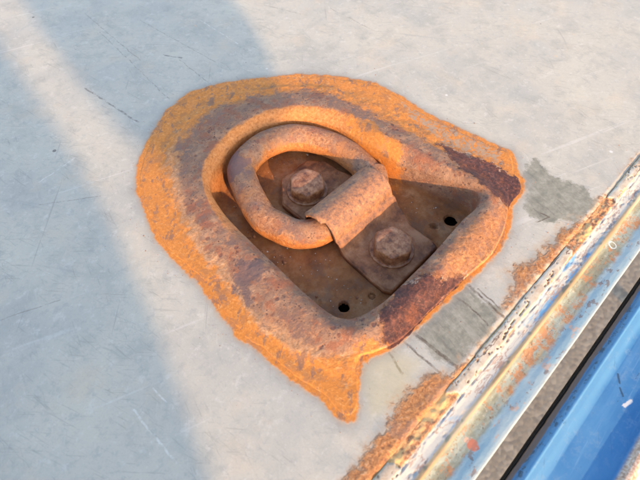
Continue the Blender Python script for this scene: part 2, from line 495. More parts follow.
    if not edge and not halo:
        fk = t.math('MULTIPLY', t.step(t.noise(11, 5, .7, off=31), .66, .74), t.step(x, -60, 60))
        col = t.mix(t.math('MULTIPLY', fk, .6), col, (0.72, 0.46, 0.22))
    return t.done(col, t.step(n2, .3, .7, .46, .66), nrm, 0, .3)

def mat_rail():
    t = NT('peeling_rail_paint')
    o = t.xyz()
    x = t.math('MULTIPLY', o[0], 1000); y = t.math('MULTIPLY', o[1], 1000)
    n3 = t.noise(1.5, 4, .7, off=7); n2 = t.noise(6, 6, .7, off=3)
    lg = t.noise(16, 6, .7, stretch=(.28, 1, 1), off=9)       # patches drawn out along the rail
    ww = t.math('MULTIPLY', t.math('SUBTRACT', lg, .5), 5.0)
    yb = t.math('ADD', y, t.math('MULTIPLY', ww, .35))
    cream = t.ramp(n2, [(0.3, (0.42, 0.28, 0.18)), (0.48, (0.58, 0.47, 0.34)), (0.66, (0.64, 0.58, 0.47))])
    def cracks(size, off, wd):
        q = t.noise(size, 4, .6, stretch=(.22, 1, 1), off=off)
        return t.step(t.math('ABSOLUTE', t.math('SUBTRACT', q, .5)), wd, wd * .3)
    crk = t.math('MULTIPLY', cracks(7, 71, .016), t.step(t.noise(9, 4, .6, off=77), .46, .54))
    cream = t.mix(t.step(n3, .38, .30, 0, .7), cream, (0.28, 0.15, 0.10))
    cream = t.mix(t.math('MULTIPLY', crk, .85), cream, (0.16, 0.08, 0.05))
    rust = t.ramp(n3, [(0.28, (0.16, 0.06, 0.035)), (0.46, (0.42, 0.18, 0.08)), (0.60, (0.66, 0.34, 0.15)), (0.74, (0.80, 0.58, 0.40))])
    rust = t.mix(t.step(t.noise(12, 5, .7, stretch=(.35, 1, 1), off=5), .48, .58, 0, .85), rust, (0.80, 0.50, 0.20))
    cr = t.attr('cream')
    col = t.mix(t.step(cr, .35, .65), rust, cream)
    # white to sky-blue painted flank with chips
    blue = t.mix(t.step(t.noise(26, 5, .65, stretch=(.3, 1, 1), off=2), .52, .57), (0.44, 0.44, 0.41), (0.13, 0.29, 0.47))
    blue = t.mix(t.step(t.noise(5, 5, .7, stretch=(.4, 1, 1), off=13), .56, .60, 0, .85), blue, (0.30, 0.22, 0.18))
    blue = t.mix(t.step(t.noise(9, 5, .7, stretch=(.4, 1, 1), off=33), .55, .62, 0, .8), blue, (0.62, 0.50, 0.38))
    blue = t.mix(t.math('MULTIPLY', cracks(5, 91, .02), .7), blue, (0.30, 0.20, 0.16))
    col = t.mix(t.step(yb, -91.0, -91.8), col, blue)
    yel = t.ramp(t.noise(8, 5, .6, stretch=(.2, 1, 1), off=4), [(0.3, (0.36, 0.22, 0.10)), (0.5, (0.50, 0.36, 0.20)), (0.7, (0.52, 0.44, 0.30))])
    col = t.mix(t.step(yb, -96.6, -97.6), col, yel)
    ol = t.ramp(t.noise(14, 6, .7, stretch=(.5, 1, 1), off=6), [(0.30, (0.12, 0.12, 0.09)), (0.44, (0.22, 0.22, 0.16)), (0.54, (0.28, 0.32, 0.28)), (0.66, (0.36, 0.27, 0.15))])
    ol = t.mix(t.step(t.noise(8, 6, .8, off=17), .50, .58, 0, .85), ol, (0.40, 0.175, 0.07))
    ol = t.mix(t.step(n3, .64, .72, 0, .5), ol, (0.55, 0.42, 0.26))
    ol = t.mix(t.step(n3, .40, .33, 0, .8), ol, (0.10, 0.06, 0.035))
    ol = t.mix(t.step(t.noise(3, 5, .8, off=83), .55, .63, 0, .7), ol, (0.20, 0.12, 0.06))
    ol = t.mix(t.step(t.noise(4, 5, .8, off=87), .58, .66, 0, .6), ol, (0.42, 0.40, 0.34))
    col = t.mix(t.step(yb, -99.0, -99.7), col, ol)
    lb = t.ramp(t.noise(12, 5, .6, stretch=(.25, 1, 1), off=8), [(0.3, (0.20, 0.31, 0.38)), (0.5, (0.27, 0.385, 0.43)), (0.7, (0.40, 0.46, 0.45))])
    lb = t.mix(t.step(t.noise(4, 5, .7, stretch=(.6, 1, 1), off=19), .58, .62, 0, .8), lb, (0.20, 0.15, 0.13))
    lb = t.mix(t.step(t.noise(7, 5, .7, stretch=(.6, 1, 1), off=29), .60, .66, 0, .7), lb, (0.55, 0.34, 0.23))
    wide = t.math('MULTIPLY_ADD', t.math('SUBTRACT', t.noise(30, 4, .6, off=3), .5), 11.0, t.math('MULTIPLY_ADD', t.math('SUBTRACT', n2, .5), 3.0, y))
    col = t.mix(t.step(wide, -105.0, -107.4), col, lb)
    col = t.mix(t.step(y, -111.4, -112.2, 0, .6), col, (0.36, 0.39, 0.40))
    # salmon paint drip and a pale ring mark in the channel
    for (c, r, rgb, hole) in ((U(472, 446, -4), 2.5, (0.50, 0.17, 0.10), 0), (U(466, 441, -4), 1.3, (0.50, 0.30, 0.22), 0), (U(611, 247, -4), 2.2, (0.72, 0.74, 0.72), 1.5)):
        dx = t.math('SUBTRACT', x, c[0]); dy = t.math('SUBTRACT', y, c[1])
        dd = t.math('SQRT', t.math('MULTIPLY_ADD', dx, dx, t.math('MULTIPLY', dy, dy)))
        dd = t.math('MULTIPLY_ADD', t.math('SUBTRACT', n2, .5), 3.6, dd)
        k = t.step(dd, r, r - .5)
        if hole: k = t.math('MULTIPLY', k, t.step(dd, hole - .3, hole))
        k = t.math('MULTIPLY', k, t.step(n2, .36, .50, .25, .85) if hole else t.step(n3, .34, .46, .3, .95))
        col = t.mix(k, col, rgb)
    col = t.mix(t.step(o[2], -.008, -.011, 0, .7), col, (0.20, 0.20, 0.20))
    hh = t.math('ADD', t.math('MULTIPLY', n2, .6), t.math('MULTIPLY', n3, .35))
    nrm = t.bump(hh, .5, .7)
    return t.done(col, t.step(n2, .3, .7, .45, .7), nrm, 0, .35)

def mat_board():
    t = NT('worn_blue_gloss_paint')
    o = t.xyz()
    y = t.math('MULTIPLY', o[1], 1000)
    n2 = t.noise(20, 6, .65, stretch=(.35, 1, 1)); n3 = t.noise(1.5, 4, .7, off=7)
    col = t.ramp(n2, [(0.3, (0.035, 0.145, 0.32)), (0.5, (0.055, 0.19, 0.385)), (0.7, (0.085, 0.24, 0.43))])
    st = t.noise(5, 3, .7, stretch=(.03, 1, 1), off=4)
    col = t.mix(t.step(st, .56, .70, 0, .35), col, (0.12, 0.27, 0.46))
    yb = t.math('MULTIPLY_ADD', t.math('SUBTRACT', n2, .5), 3.0, y)
    col = t.mix(t.math('MULTIPLY', t.step(yb, -132.5, -130.0), t.step(yb, -124.0, -125.0)), col, (0.10, 0.265, 0.445))  # lighter blue along the bead paints in its highlight
    vs = t.voro(9, vec=t.vmath('MULTIPLY', t.vmath('ADD', t.P, (.003, .002, 0)), (.6, 1, 1)))
    rn = t.voro(9, vec=t.vmath('MULTIPLY', t.vmath('ADD', t.P, (.003, .002, 0)), (.6, 1, 1)), out='Color')
    sp = t.n.new('ShaderNodeSeparateColor'); t.put(sp.inputs[0], rn)
    dd = t.math('MULTIPLY_ADD', t.math('SUBTRACT', t.noise(1.6, 3, .6), .5), .35, vs)
    chip = t.math('MULTIPLY', t.step(t.math('SUBTRACT', dd, t.math('MULTIPLY', sp.outputs[0], .16)), .03, .0), t.step(sp.outputs[1], .42, .46))
    col = t.mix(t.math('MULTIPLY', chip, .85), col, (0.035, 0.075, 0.14))
    dust = t.math('MULTIPLY', t.step(t.noise(3, 5, .8, off=51), .48, .68, 0, .30), t.step(t.noise(25, 4, .6, off=52), .38, .60))
    col = t.mix(dust, col, (0.26, 0.34, 0.42))
    s2 = t.noise(1.6, 3, .8, stretch=(.04, 1, 1), rot=.05, off=53)
    col = t.mix(t.step(s2, .60, .70, 0, .30), col, (0.20, 0.36, 0.54))
    s3 = t.noise(2.0, 3, .8, stretch=(.05, 1, 1), rot=.5, off=57)
    col = t.mix(t.step(s3, .64, .70, 0, .35), col, (0.03, 0.09, 0.20))
    c2 = t.step(t.noise(2.2, 4, .7, stretch=(.6, 1, 1), off=151), .66, .69, 0, .85)
    col = t.mix(t.math('MULTIPLY', c2, t.step(t.noise(14, 3, .6, off=152), .46, .56)), col, (0.03, 0.07, 0.12))
    c3 = t.math('MULTIPLY', t.step(t.noise(2.5, 4, .7, stretch=(.7, 1, 1), off=155), .54, .58, 0, .8), t.step(yb, -126.0, -124.6))
    col = t.mix(c3, col, (0.04, 0.08, 0.12))
    c = U(627, 404, -8)
    xx = t.math('MULTIPLY', o[0], 1000)
    k = t.seg(t.math('MULTIPLY_ADD', t.math('SUBTRACT', n3, .5), 4.5, xx), y, U(624, 406, -8), U(631, 401, -8), .5, .4)
    col = t.mix(k, col, (0.62, 0.60, 0.58))
    kd = t.seg(t.math('MULTIPLY_ADD', t.math('SUBTRACT', n3, .5), 1.5, xx), y, U(618, 374, -8), U(619.5, 383, -8), .3, .3)
    kd = t.math('MAXIMUM', kd, t.seg(t.math('MULTIPLY_ADD', t.math('SUBTRACT', n3, .5), 1.5, xx), y, U(620, 388, -8), U(623, 396, -8), .25, .3))
    col = t.mix(t.math('MULTIPLY', kd, .8), col, (0.03, 0.06, 0.10))
    col = t.mix(t.step(yb, -123.7, -123.1, 0, .95), col, (0.17, 0.12, 0.085))
    rust = t.ramp(n3, [(0.3, (0.32, 0.15, 0.09)), (0.5, (0.62, 0.40, 0.27)), (0.7, (0.80, 0.72, 0.60))])
    col = t.mix(t.math('MULTIPLY', t.step(yb, -149.6, -151.0), t.step(yb, -156.6, -155.2)), col, rust)
    col = t.mix(t.step(yb, -155.2, -156.6, 0, .75), col, (0.42, 0.60, 0.70))
    col = t.mix(t.step(y, -163.0, -166.0), col, (0.055, 0.19, 0.385))
    nrm = t.bump(t.math('ADD', t.math('MULTIPLY', n2, .8), t.math('MULTIPLY', n3, .1)), .4, .5)
    nrm = t.bump(chip, -.2, .6, nrm)
    return t.done(col, t.step(n2, .3, .7, .42, .56), nrm, 0, .3)

def mat_simple(name, c1, c2, size, rough=.8, b=.5, spec=.3):
    t = NT(name)
    n = t.noise(size, 6, .65)
    col = t.ramp(n, [(0.35, c1), (0.65, c2)])
    return t.done(col, rough, t.bump(n, b, .8), 0, spec)

def mat_asphalt():
    t = NT('asphalt')
    v = t.voro(9); rn = t.voro(9, out='Color')
    sp = t.n.new('ShaderNodeSeparateColor'); t.put(sp.inputs[0], rn)
    col = t.ramp(sp.outputs[0], [(0.0, (0.15, 0.13, 0.11)), (0.5, (0.20, 0.175, 0.145)), (1.0, (0.28, 0.25, 0.21))])
    col = t.mix(t.step(t.noise(400, 5, .6), .4, .6, 0, .4), col, (0.24, 0.215, 0.18))
    nrm = t.bump(v, -1.2, .7)
    return t.done(col, .9, nrm, 0, .3)

M_PAN = mat_pan(); M_RING = mat_ring(); M_STRAP = mat_strap(); M_BOLT = mat_bolt()
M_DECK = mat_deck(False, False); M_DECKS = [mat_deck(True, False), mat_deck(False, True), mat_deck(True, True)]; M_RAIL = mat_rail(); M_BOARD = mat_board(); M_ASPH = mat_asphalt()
M_SHADE_STRIP = mat_simple('black_shade_strip', (.008, .008, .008), (.02, .018, .016), 6, .85)
M_SHADE_SHEET = mat_simple('shade_sheet_cloth', (.30, .30, .27), (.36, .35, .31), 60, .9)
M_SHADE_RACK = mat_simple('shade_rack_metal', (.30, .31, .32), (.42, .43, .44), 30, .5)
M_GRIT = mat_simple('pale_grit', (.55, .48, .40), (.72, .66, .58), 3, .8)
M_FLAKE = mat_simple('rust_flake', (.20, .08, .045), (.45, .20, .09), 2, .8)

# ------------------------------------------------------------------ ground far below the deck
bm = bmesh.new()
bmesh.ops.create_grid(bm, x_segments=4, y_segments=4, size=60.0)
bmesh.ops.translate(bm, verts=bm.verts, vec=(0, 0, -0.9))
g = bm_link('ground', bm, M_ASPH, scale=False, smooth=False)
tag(g, kind='structure')

# ------------------------------------------------------------------ curves of the recessed pan, traced (pixel, pixel, height mm)
CX, CY = 4.0, 18.0
def ring_curve(pts, n=1440, sm=2):
    P = []
    for p in pts:
        x, y = U(p[0], p[1], p[2]); P.append((x, y, p[2]))
    P = np.array(P)
    # Catmull-Rom
    out = []
    N = len(P)
    for i in range(N):
        p0, p1, p2, p3 = P[i - 1], P[i], P[(i + 1) % N], P[(i + 2) % N]
        for t in np.linspace(0, 1, 24, endpoint=False):
            out.append(.5 * ((2 * p1) + (-p0 + p2) * t + (2 * p0 - 5 * p1 + 4 * p2 - p3) * t * t + (-p0 + 3 * p1 - 3 * p2 + p3) * t ** 3))
    out = np.array(out)
    th = np.arctan2(out[:, 1] - CY, out[:, 0] - CX) % (2 * np.pi)
    rr = np.hypot(out[:, 0] - CX, out[:, 1] - CY)
    o = np.argsort(th)
    th, rr, zz = th[o], rr[o], out[o, 2]
    th = np.concatenate([th - 2 * np.pi, th, th + 2 * np.pi]); rr = np.tile(rr, 3); zz = np.tile(zz, 3)
    T = np.linspace(0, 2 * np.pi, n, endpoint=False)
    r = np.interp(T, th, rr); z = np.interp(T, th, zz)
    for _ in range(sm):
        r = (np.roll(r, 1) + 2 * r + np.roll(r, -1)) / 4
    return T, r, z

L0 = [(136, 190), (137, 165), (150, 135), (167, 110), (190, 92), (225, 82), (262, 78), (300, 74), (340, 76), (375, 83), (400, 95),
      (425, 112), (460, 128), (490, 142), (512, 151), (517, 160), (518, 171), (525, 180), (525, 191), (513, 206), (510, 230), (500, 250),
      (470, 281), (423, 323), (392, 350), (372, 357), (363, 364), (360, 377), (358, 392), (359, 408), (355, 420), (347, 424), (337, 418), (322, 400), (294, 382), (264, 356), (237, 337),
      (215, 307), (200, 285), (175, 262), (156, 240)]
C0 = ring_curve([(a, b, 0.0) for a, b in L0])
L1 = [(176, 190), (170, 162), (182, 133), (210, 108), (245, 95), (285, 88), (320, 90), (360, 102), (400, 122), (435, 142), (465, 160),
      (490, 180), (506, 196), (507, 212), (502, 232), (490, 254), (463, 278), (430, 309), (402, 336), (380, 348), (358, 354), (335, 357),
      (310, 352), (283, 340), (262, 322), (240, 295), (218, 268), (200, 245), (185, 215)]
C1 = ring_curve([(a, b, 1.3) for a, b in L1])
L2 = [(203, 190, 4), (202, 165, 4), (217, 140, 4), (244, 119, 4), (275, 107, 4), (310, 104, 4), (345, 112, 4), (378, 131, 4.5),
      (411, 148, 5), (441, 163, 5), (469, 177, 5), (489, 193, 5), (487, 212, 5), (474, 230, 5), (444, 262, 5), (418, 290, 5), (394, 313, 4.5), (376, 326, 4),
      (355, 333, 4), (335, 330, 4), (315, 319, 4), (290, 297, 4), (265, 271, 4), (240, 248, 4), (218, 222, 4)]
C2 = ring_curve(L2)
L3 = [(210, 190, -1), (213, 172, -1), (224, 156, -1), (242, 138, -1), (267, 126, -1), (300, 120, -1), (335, 126, -1), (360, 141, -1.5), (379, 152, -1.5),
      (402, 163, -1), (433, 175, -.5), (466, 187, 1), (479, 196, 2), (477, 207, 3), (462, 221, 3), (432, 255, 3), (412, 275, 3), (391, 296, 3), (375, 308, 2), (360, 316, 1),
      (345, 319, 0), (330, 314, -1), (310, 298, -1), (280, 270, -1), (250, 241, -1), (225, 215, -1)]
C3 = ring_curve(L3)
ZF = -18.5

def build_pan(parent):
    T = C0[0]; n = len(T)
    rows = []      # (band value, r array, z array)
    def add(bv, r, z): rows.append((np.full(n, bv), r + np.zeros(n), z + np.zeros(n)))
    r0, r1, r2, r3 = C0[1], C1[1], C2[1], C3[1]
    r0 = np.maximum(r0 - 2.6, r1 + 1.0)
    z1, z2, z3 = C1[2], C2[2], C3[2]
    for s in np.linspace(0, 1, 34):
        e = .10 * smooth01(s * np.maximum(r0 - r1, 1) / 2.2)
        add(s, r0 + (r1 - r0) * s, -.5 + .62 * smooth01(s * 30) + e + 1.1 * smooth01((s - .45) / .55) ** 1.5)
    zb = 1.32
    for s in np.linspace(0, 1, 32)[1:]:
        add(1 + s, r1 + (r2 - r1) * s, zb + (z2 - zb) * (.35 * np.sin(s * np.pi / 2) + .65 * smooth01(s)))
    for s in np.linspace(0, 1, 26)[1:]:
        add(2 + s, r2 + (r3 - r2) * s, z2 + (z3 - z2) * (1 - np.cos(s * np.pi / 2)))
    W = 1.7; FR = 2.2
    for s in np.linspace(0, 1, 22)[1:]:          # wall: rolled lip, steep drop, fillet to the floor
        a = s * np.pi / 2
        dr = W * (.35 * s + .65 * (1 - np.cos(a)) ** 1.5) 
        zz = z3 + (ZF + 1.8 - z3) * (s ** .9)
        add(3 + s * .5, r3 - dr, zz)
    rw = r3 - W
    for s in np.linspace(0, 1, 8)[1:]:
        a = s * np.pi / 2
        add(3.5 + s * .2, rw - FR * (1 - np.cos(a)) ** .8 * .8 - FR * .2 * s, ZF + 1.8 * (1 - np.sin(a)))
    rf = rw - FR
    for s in np.linspace(0, 1, 90)[1:]:
        add(3.7 + s * .3, rf * (1 - s * .995), np.full(n, ZF))
    band = np.stack([r[0] for r in rows], 1); rr = np.stack([r[1] for r in rows], 1); zz = np.stack([r[2] for r in rows], 1)
    X = CX + rr * np.cos(T)[:, None]; Y = CY + rr * np.sin(T)[:, None]
    x, y, z, b = X.ravel(), Y.ravel(), zz.ravel(), band.ravel()
    rimw = smooth01((b - .25) / .6)
    nn = vn(x, y, z, 17, 3.1, 4); n2 = vn(x, y, z, 4.5, 8.2, 3)
    fl = (b > 3.55)
    amp = np.where(fl, .3, np.where(b > 3, .35, .6)) * np.where(b < 3, rimw, 1)
    z = z + nn * amp + n2 * np.where(fl, .05, .16) * rimw
    # ragged outline of the flange
    ed = np.clip(1 - b * 3, 0, 1)
    ang = np.repeat(T, band.shape[1])
    rg = (vn(np.cos(ang) * 90, np.sin(ang) * 90, 0 * ang, 8, 5.5, 4) * 1.3) * ed
    x = x + np.cos(ang) * rg; y = y + np.sin(ang) * rg
    # swelling of scale on the bead's inner right flank, with a notch beside it
    cx, cy = U(372, 146, 2)
    d = np.hypot(x - cx, (y - cy)); z = z + np.where(b < 3.1, 1.6 * np.exp(-(d / 9) ** 2), 0)
    cx, cy = U(404, 160, 2)
    d = np.hypot(x - cx, (y - cy)); z = z - np.where(b < 3.1, 1.5 * np.exp(-(d / 4.5) ** 2), 0)
    # holes and pits in the floor
    for (px, py, r, dep) in ((451, 220, 3.8, 1.9), (344, 307, 2.8, 1.9), (434, 226, 2.0, 3.0), (372, 296, 1.9, 1.2)):
        hx, hy = U(px, py, ZF)
        dx, dy = x - hx, y - hy
        d = np.hypot(dx, dy)
        fl = b > 3.3
        ins = (d < r + .45) & fl
        k = np.where(ins & (d > r - .45), 1, 0)          # snap to the circle so that the wall is crisp
        rad = np.where(d < r, r - .06, r + .12)
        x = np.where(k > 0, hx + dx / np.maximum(d, 1e-6) * rad, x); y = np.where(k > 0, hy + dy / np.maximum(d, 1e-6) * rad, y)
        z = np.where(fl & (d < r), z - dep, z)
        if dep < 1.7:
            z = z + np.where(fl & (d < r * .5), dep * .9, 0)
    V = np.stack([x, y, z], 1)
    def sd(pts, zz=2.0): return sdf(x, y, poly(pts, zz))
    red = np.minimum(sd([(440, 143), (468, 152), (492, 160), (518, 176), (532, 186), (529, 197), (512, 206), (500, 203), (480, 188), (456, 168)]),
                     sd([(408, 286), (423, 274), (443, 282), (458, 273), (470, 276), (463, 286), (447, 297), (420, 326), (394, 352), (384, 342), (380, 318), (392, 300)]))
    mauve = sd([(233, 292), (238, 262), (262, 260), (272, 270), (255, 286), (247, 304)])
    orange = np.minimum(sd([(300, 358), (340, 357), (372, 335), (388, 350), (362, 366), (356, 412), (330, 402), (290, 375)]),
                        sd([(345, 118), (375, 125), (402, 150), (405, 168), (378, 160), (350, 138)]))
    frontb = sd([(440, 262), (476, 222), (508, 208), (512, 235), (500, 252), (472, 274), (448, 276)])
    olive = sd([(400, 98), (440, 118), (500, 148), (500, 160), (450, 145), (415, 120)])
    # side: 1 on the lower-left half of the rim
    a2 = np.arctan2(y - CY, x - CX)
    side = smooth01((np.cos(a2 - math.radians(205)) + .25) / .5)
    upper = smooth01((np.cos(a2 - math.radians(80)) + .15) / .5)
    F = grid_faces(n, band.shape[1], True)
    cut = np.zeros(len(x), bool)
    for (px, py, r) in ((451, 220, 3.8), (344, 307, 2.8)):
        hx, hy = U(px, py, ZF)
        cut |= (np.hypot(x - hx, y - hy) < r + .02) & (z < ZF - 1.2)
    F = F[~cut[F].all(axis=1)]
    me = make_mesh('pan', V, F[:, ::-1], M_PAN, {'band': b, 'side': side, 'upper': upper, 'sd_red': red, 'sd_mauve': mauve, 'sd_orange': orange, 'sd_front': frontb, 'sd_olive': olive})
    return link('pan', me, parent)

def frame(d):
    d = d / np.linalg.norm(d)
    up = np.array([0, 0, 1.0])
    s = np.cross(d, up); s /= np.linalg.norm(s)
    return d, s, np.cross(s, d)

def closed_spline(P, k=16):
    out = []; N = len(P)
    for i in range(N):
        p0, p1, p2, p3 = P[i - 1], P[i], P[(i + 1) % N], P[(i + 2) % N]
        for t in np.linspace(0, 1, k, endpoint=False):
            out.append(.5 * ((2 * p1) + (-p0 + p2) * t + (2 * p0 - 5 * p1 + 4 * p2 - p3) * t * t + (-p0 + 3 * p1 - 3 * p2 + p3) * t ** 3))
    return np.array(out)

def ring_z(y):          # the ring leans: its far side rides up on the pan's wall
    return -10.6 + (y - 8.0) / 72.0 * 5.6

def build_ring(parent):
    px = [(242, 176), (246, 160), (263, 145), (287, 137), (315, 139), (342, 149), (362, 164), (374, 178)]
    P = []
    for a in px:
        z = -8.0
        for _ in range(6):
            q = U(a[0], a[1], z + 1.0); z = ring_z(q[1])
        P.append((q[0], q[1], z))
    for (x, y) in ((37.0, 15.5), (31, 9.3), (20, 8.3), (8, 8), (-5, 8.3), (-15, 10.2), (-22.5, 16.5), (-26, 26.5), (-27.5, 38)):
        P.append((x, y, ring_z(y)))
    P = np.array(P)
    Q = closed_spline(P, 22)
    for _ in range(14):
        Q = (np.roll(Q, 1, 0) + 2 * Q + np.roll(Q, -1, 0)) / 4
    n = len(Q); k = 48
    V = []
    for i in range(n):
        d, s, u = frame(Q[(i + 1) % n] - Q[i - 1])
        for j in range(k):
            a = 2 * np.pi * j / k
            V.append(Q[i] + 7.7 * (np.cos(a) * s + np.sin(a) * u))
    V = np.array(V)
    C = np.repeat(Q, k, 0)
    nn = vn(V[:, 0], V[:, 1], V[:, 2], 8, 2.2, 4) * .22 + vn(V[:, 0], V[:, 1], V[:, 2], 30, 5.2, 2) * .3
    V = C + (V - C) * (1 + nn / 7.7)[:, None]
    F = grid_faces(n, k)
    i = np.arange(n); F = []
    I, J = np.meshgrid(np.arange(n), np.arange(k), indexing='ij')
    F = np.stack([I * k + J, ((I + 1) % n) * k + J, ((I + 1) % n) * k + (J + 1) % k, I * k + (J + 1) % k], -1).reshape(-1, 4)
    tp = np.tile(np.sin(2 * np.pi * np.arange(k) / k), n)
    me = make_mesh('ring', V, F, M_RING, {'top': tp})
    return link('ring', me, parent)

def build_saddle(parent):
    """strip of plate that hoops over the ring's bar: profile in y,z run along x"""
    TH = 4.2
    RC = np.array([8.6, -9.6]); RI = 8.4; RO = RI + 3.6
    zt = ZF + TH + .4
    top = []
    top += [(-39.0 + i * (26.4) / 22, zt) for i in range(23)]
    # fillet up to the hoop, the hoop, fillet down
    a0 = math.radians(212); a1 = math.radians(-28)
    hoop = [(RC[0] + RO * math.cos(a), RC[1] + RO * math.sin(a)) for a in np.linspace(math.radians(171), math.radians(-18), 40)]
    top += [(-11.2, zt + .12), (-9.8, zt + .5), (-8.5, zt + 1.3), (-7.4, zt + 2.6), (-6.3, zt + 4.2), (-5.2, zt + 5.8)]
    top += hoop
    top += [(21.9, zt + 1.2), (22.8, zt + .5), (23.6, zt + .1)]
    top += [(24.8 + i * (27.2) / 20, zt) for i in range(21)]
    top = np.array(top)
    # offset inwards for the lower skin
    tg = np.gradient(top, axis=0); nl = np.stack([tg[:, 1], -tg[:, 0]], 1); nl /= np.linalg.norm(nl, axis=1)[:, None]
    th = np.full(len(top), TH - .2)
    hz = smooth01((top[:, 1] + 14.0) / 4.0); th = th * (1 - hz) + 2.5 * hz
    bot = top + nl * th[:, None]
    bot[:, 1] = np.maximum(bot[:, 1], ZF + .2)
    def xr(y):       # left and right edges as a function of y
        l = -12.4; r = 31.5
        if y < -9:
            r = 31.5 - 5.5 * smooth01(np.array((-9 - y) / 14.0)).item()
        if y < -2: l = -12.4 - 1.2 * min(1, (-2 - y) / 25)
        if y > 22:
            l = -11.5
            r = 31.5 - 3 * min(1, (y - 22) / 12)
        if y > 39: l += (y - 39) * .85; 
        if y > 44: r -= (y - 44) * .9
        if y < -35.5: l += (-35.5 - y) * .5; r -= (-35.5 - y) * .4
        return l, r
    nx = 90
    n = len(top)
    V = np.zeros((n, nx, 3)); B = np.zeros((n, nx, 3))
    for i in range(n):
        l, r = xr(top[i, 0])
        s = np.linspace(0, 1, nx); s = .5 - .5 * np.cos(np.pi * s) * (0.6 + .4 * np.abs(np.cos(np.pi * s)))
        s = (s - s[0]) / (s[-1] - s[0])
        xs = l + (r - l) * s
        # rounded arris
        e = np.minimum(xs - l, r - xs)
        rd = .9 * (1 - smooth01(e / 1.1))
        V[i, :, 0] = xs; V[i, :, 1] = top[i, 0] + nl[i, 0] * rd; V[i, :, 2] = top[i, 1] + nl[i, 1] * rd
        B[i, :, 0] = xs; B[i, :, 1] = bot[i, 0]; B[i, :, 2] = bot[i, 1]
    # the hoop's left lip is curled and torn a little
    cur = np.exp(-((V[:, :, 0] + 12.5) / 3.0) ** 2) * np.clip((V[:, :, 2] + 9) / 6, 0, 1)
    V[:, :, 0] += -2.0 * cur * (V[:, :, 1] > 6); V[:, :, 2] += .8 * cur * (V[:, :, 1] > 8)
    B[:, :, 0] += -2.0 * cur * (V[:, :, 1] > 6); B[:, :, 2] += .8 * cur * (V[:, :, 1] > 8)
    Vf = V.reshape(-1, 3); 
    nn = vn(Vf[:, 0], Vf[:, 1], Vf[:, 2], 7, 4.4, 4) * .16
    Vf[:, 2] += nn
    Bf = B.reshape(-1, 3)
    allv = np.concatenate([Vf, Bf]); o = len(Vf)
    F1 = grid_faces(n, nx); F2 = F1[:, ::-1] + o
    side = []
    for i in range(n - 1):
        a, b = i * nx, (i + 1) * nx
        side.append((a, b, b + o, a + o)); a, b = a + nx - 1, b + nx - 1
        side.append((b, a, a + o, b + o))
    for j in range(nx - 1):
        side.append((j + 1, j, j + o, j + 1 + o)); a = (n - 1) * nx + j
        side.append((a, a + 1, a + 1 + o, a + o))
    F = np.concatenate([F1[:, ::-1], F2[:, ::-1], np.array(side)[:, ::-1]])
    me = make_mesh('saddle_plate', allv, F, M_STRAP)
    o_ = link('saddle_plate', me, parent)
    bm = bmesh.new(); bm.from_mesh(me); bmesh.ops.recalc_face_normals(bm, faces=bm.faces); bm.to_mesh(me); bm.free()
    return o_

def build_bolt(parent, x, y, z0, rot, tilt):
    """hexagon head with rounded corners and domed, worn top"""
    n = 96; rows = []
    AF = 9.2; H = 7.2
    T = np.linspace(0, 2 * np.pi, n, endpoint=False)
    k = (T + np.pi / 6) % (np.pi / 3) - np.pi / 6
    hexr = AF / np.cos(k); hexr = np.minimum(hexr, AF * 1.10)
    def row(f, z, mixr=0.0): rows.append((hexr * f * (1 - mixr) + AF * f * mixr, np.full(n, z)))
    row(1.0, -.3); row(1.0, 1.2); row(1.0, 2.6); row(1.0, 4.0); row(1.0, 5.0); row(.993, 5.6, .1); row(.97, 6.15, .45); row(.93, 6.65, .85)
    for f, z in ((.82, 7.0), (.70, 7.15), (.55, 7.25), (.4, 7.3), (.25, 7.33), (.12, 7.34), (.01, 7.34)): row(f, z, 1.0)
    m_ = len(rows)
    X = np.stack([r[0] * np.cos(T + rot) for r in rows], 1); Y = np.stack([r[0] * np.sin(T + rot) for r in rows], 1); Z = np.stack([r[1] for r in rows], 1)
    V = np.stack([X.ravel(), Y.ravel(), Z.ravel()], 1)
    nn = vn(V[:, 0] + x, V[:, 1] + y, V[:, 2], 4.0, 1.3, 4)
    V[:, 2] += nn * .16 * (V[:, 2] > 6.2); V[:, :2] *= (1 + nn * .008)[:, None]
    V[:, 2] += tilt * V[:, 0]
    me = make_mesh('bolt', V + np.array([0, 0, 1.0]), grid_faces(n, m_, True)[:, ::-1], M_BOLT)
    b = link('bolt', me, parent); b.location = (x * MM, y * MM, z0 * MM)
    wr = []
    for r, z in ((11.5, -.2), (11.6, .5), (11.4, 1.0), (11.1, 1.2), (10.6, 1.25), (9.6, 1.2), (8.0, 1.1)):
        wr.append((r, z))
    X = np.stack([r * np.cos(T) * (1 + .012 * np.sin(3 * T + x)) for r, z in wr], 1); Y = np.stack([r * np.sin(T) for r, z in wr], 1); Z = np.stack([np.full(n, z) for r, z in wr], 1)
    V = np.stack([X.ravel(), Y.ravel(), Z.ravel()], 1)
    V[:, 2] += vn(V[:, 0] + x, V[:, 1] + y, V[:, 2], 4, 7.3, 3) * .12
    me = make_mesh('washer', V, grid_faces(n, len(wr), True)[:, ::-1], M_BOLT)
    w = link('washer', me, b)
    return b

tie = bpy.data.objects.new('tie_down', None); COL.objects.link(tie)
tie.empty_display_size = .02
tag(tie, 'rusty recessed steel tie-down with a D-shaped lashing ring, sunk in the grey deck', 'tie-down')
build_pan(tie)
build_ring(tie)
build_saddle(tie)
zp = ZF + 4.6
b1 = U(307, 183, zp + 6); b2 = U(393, 243, zp + 6)
build_bolt(tie, b1[0], b1[1], zp, .35, .02)
build_bolt(tie, b2[0], b2[1], zp, .12, -.02)

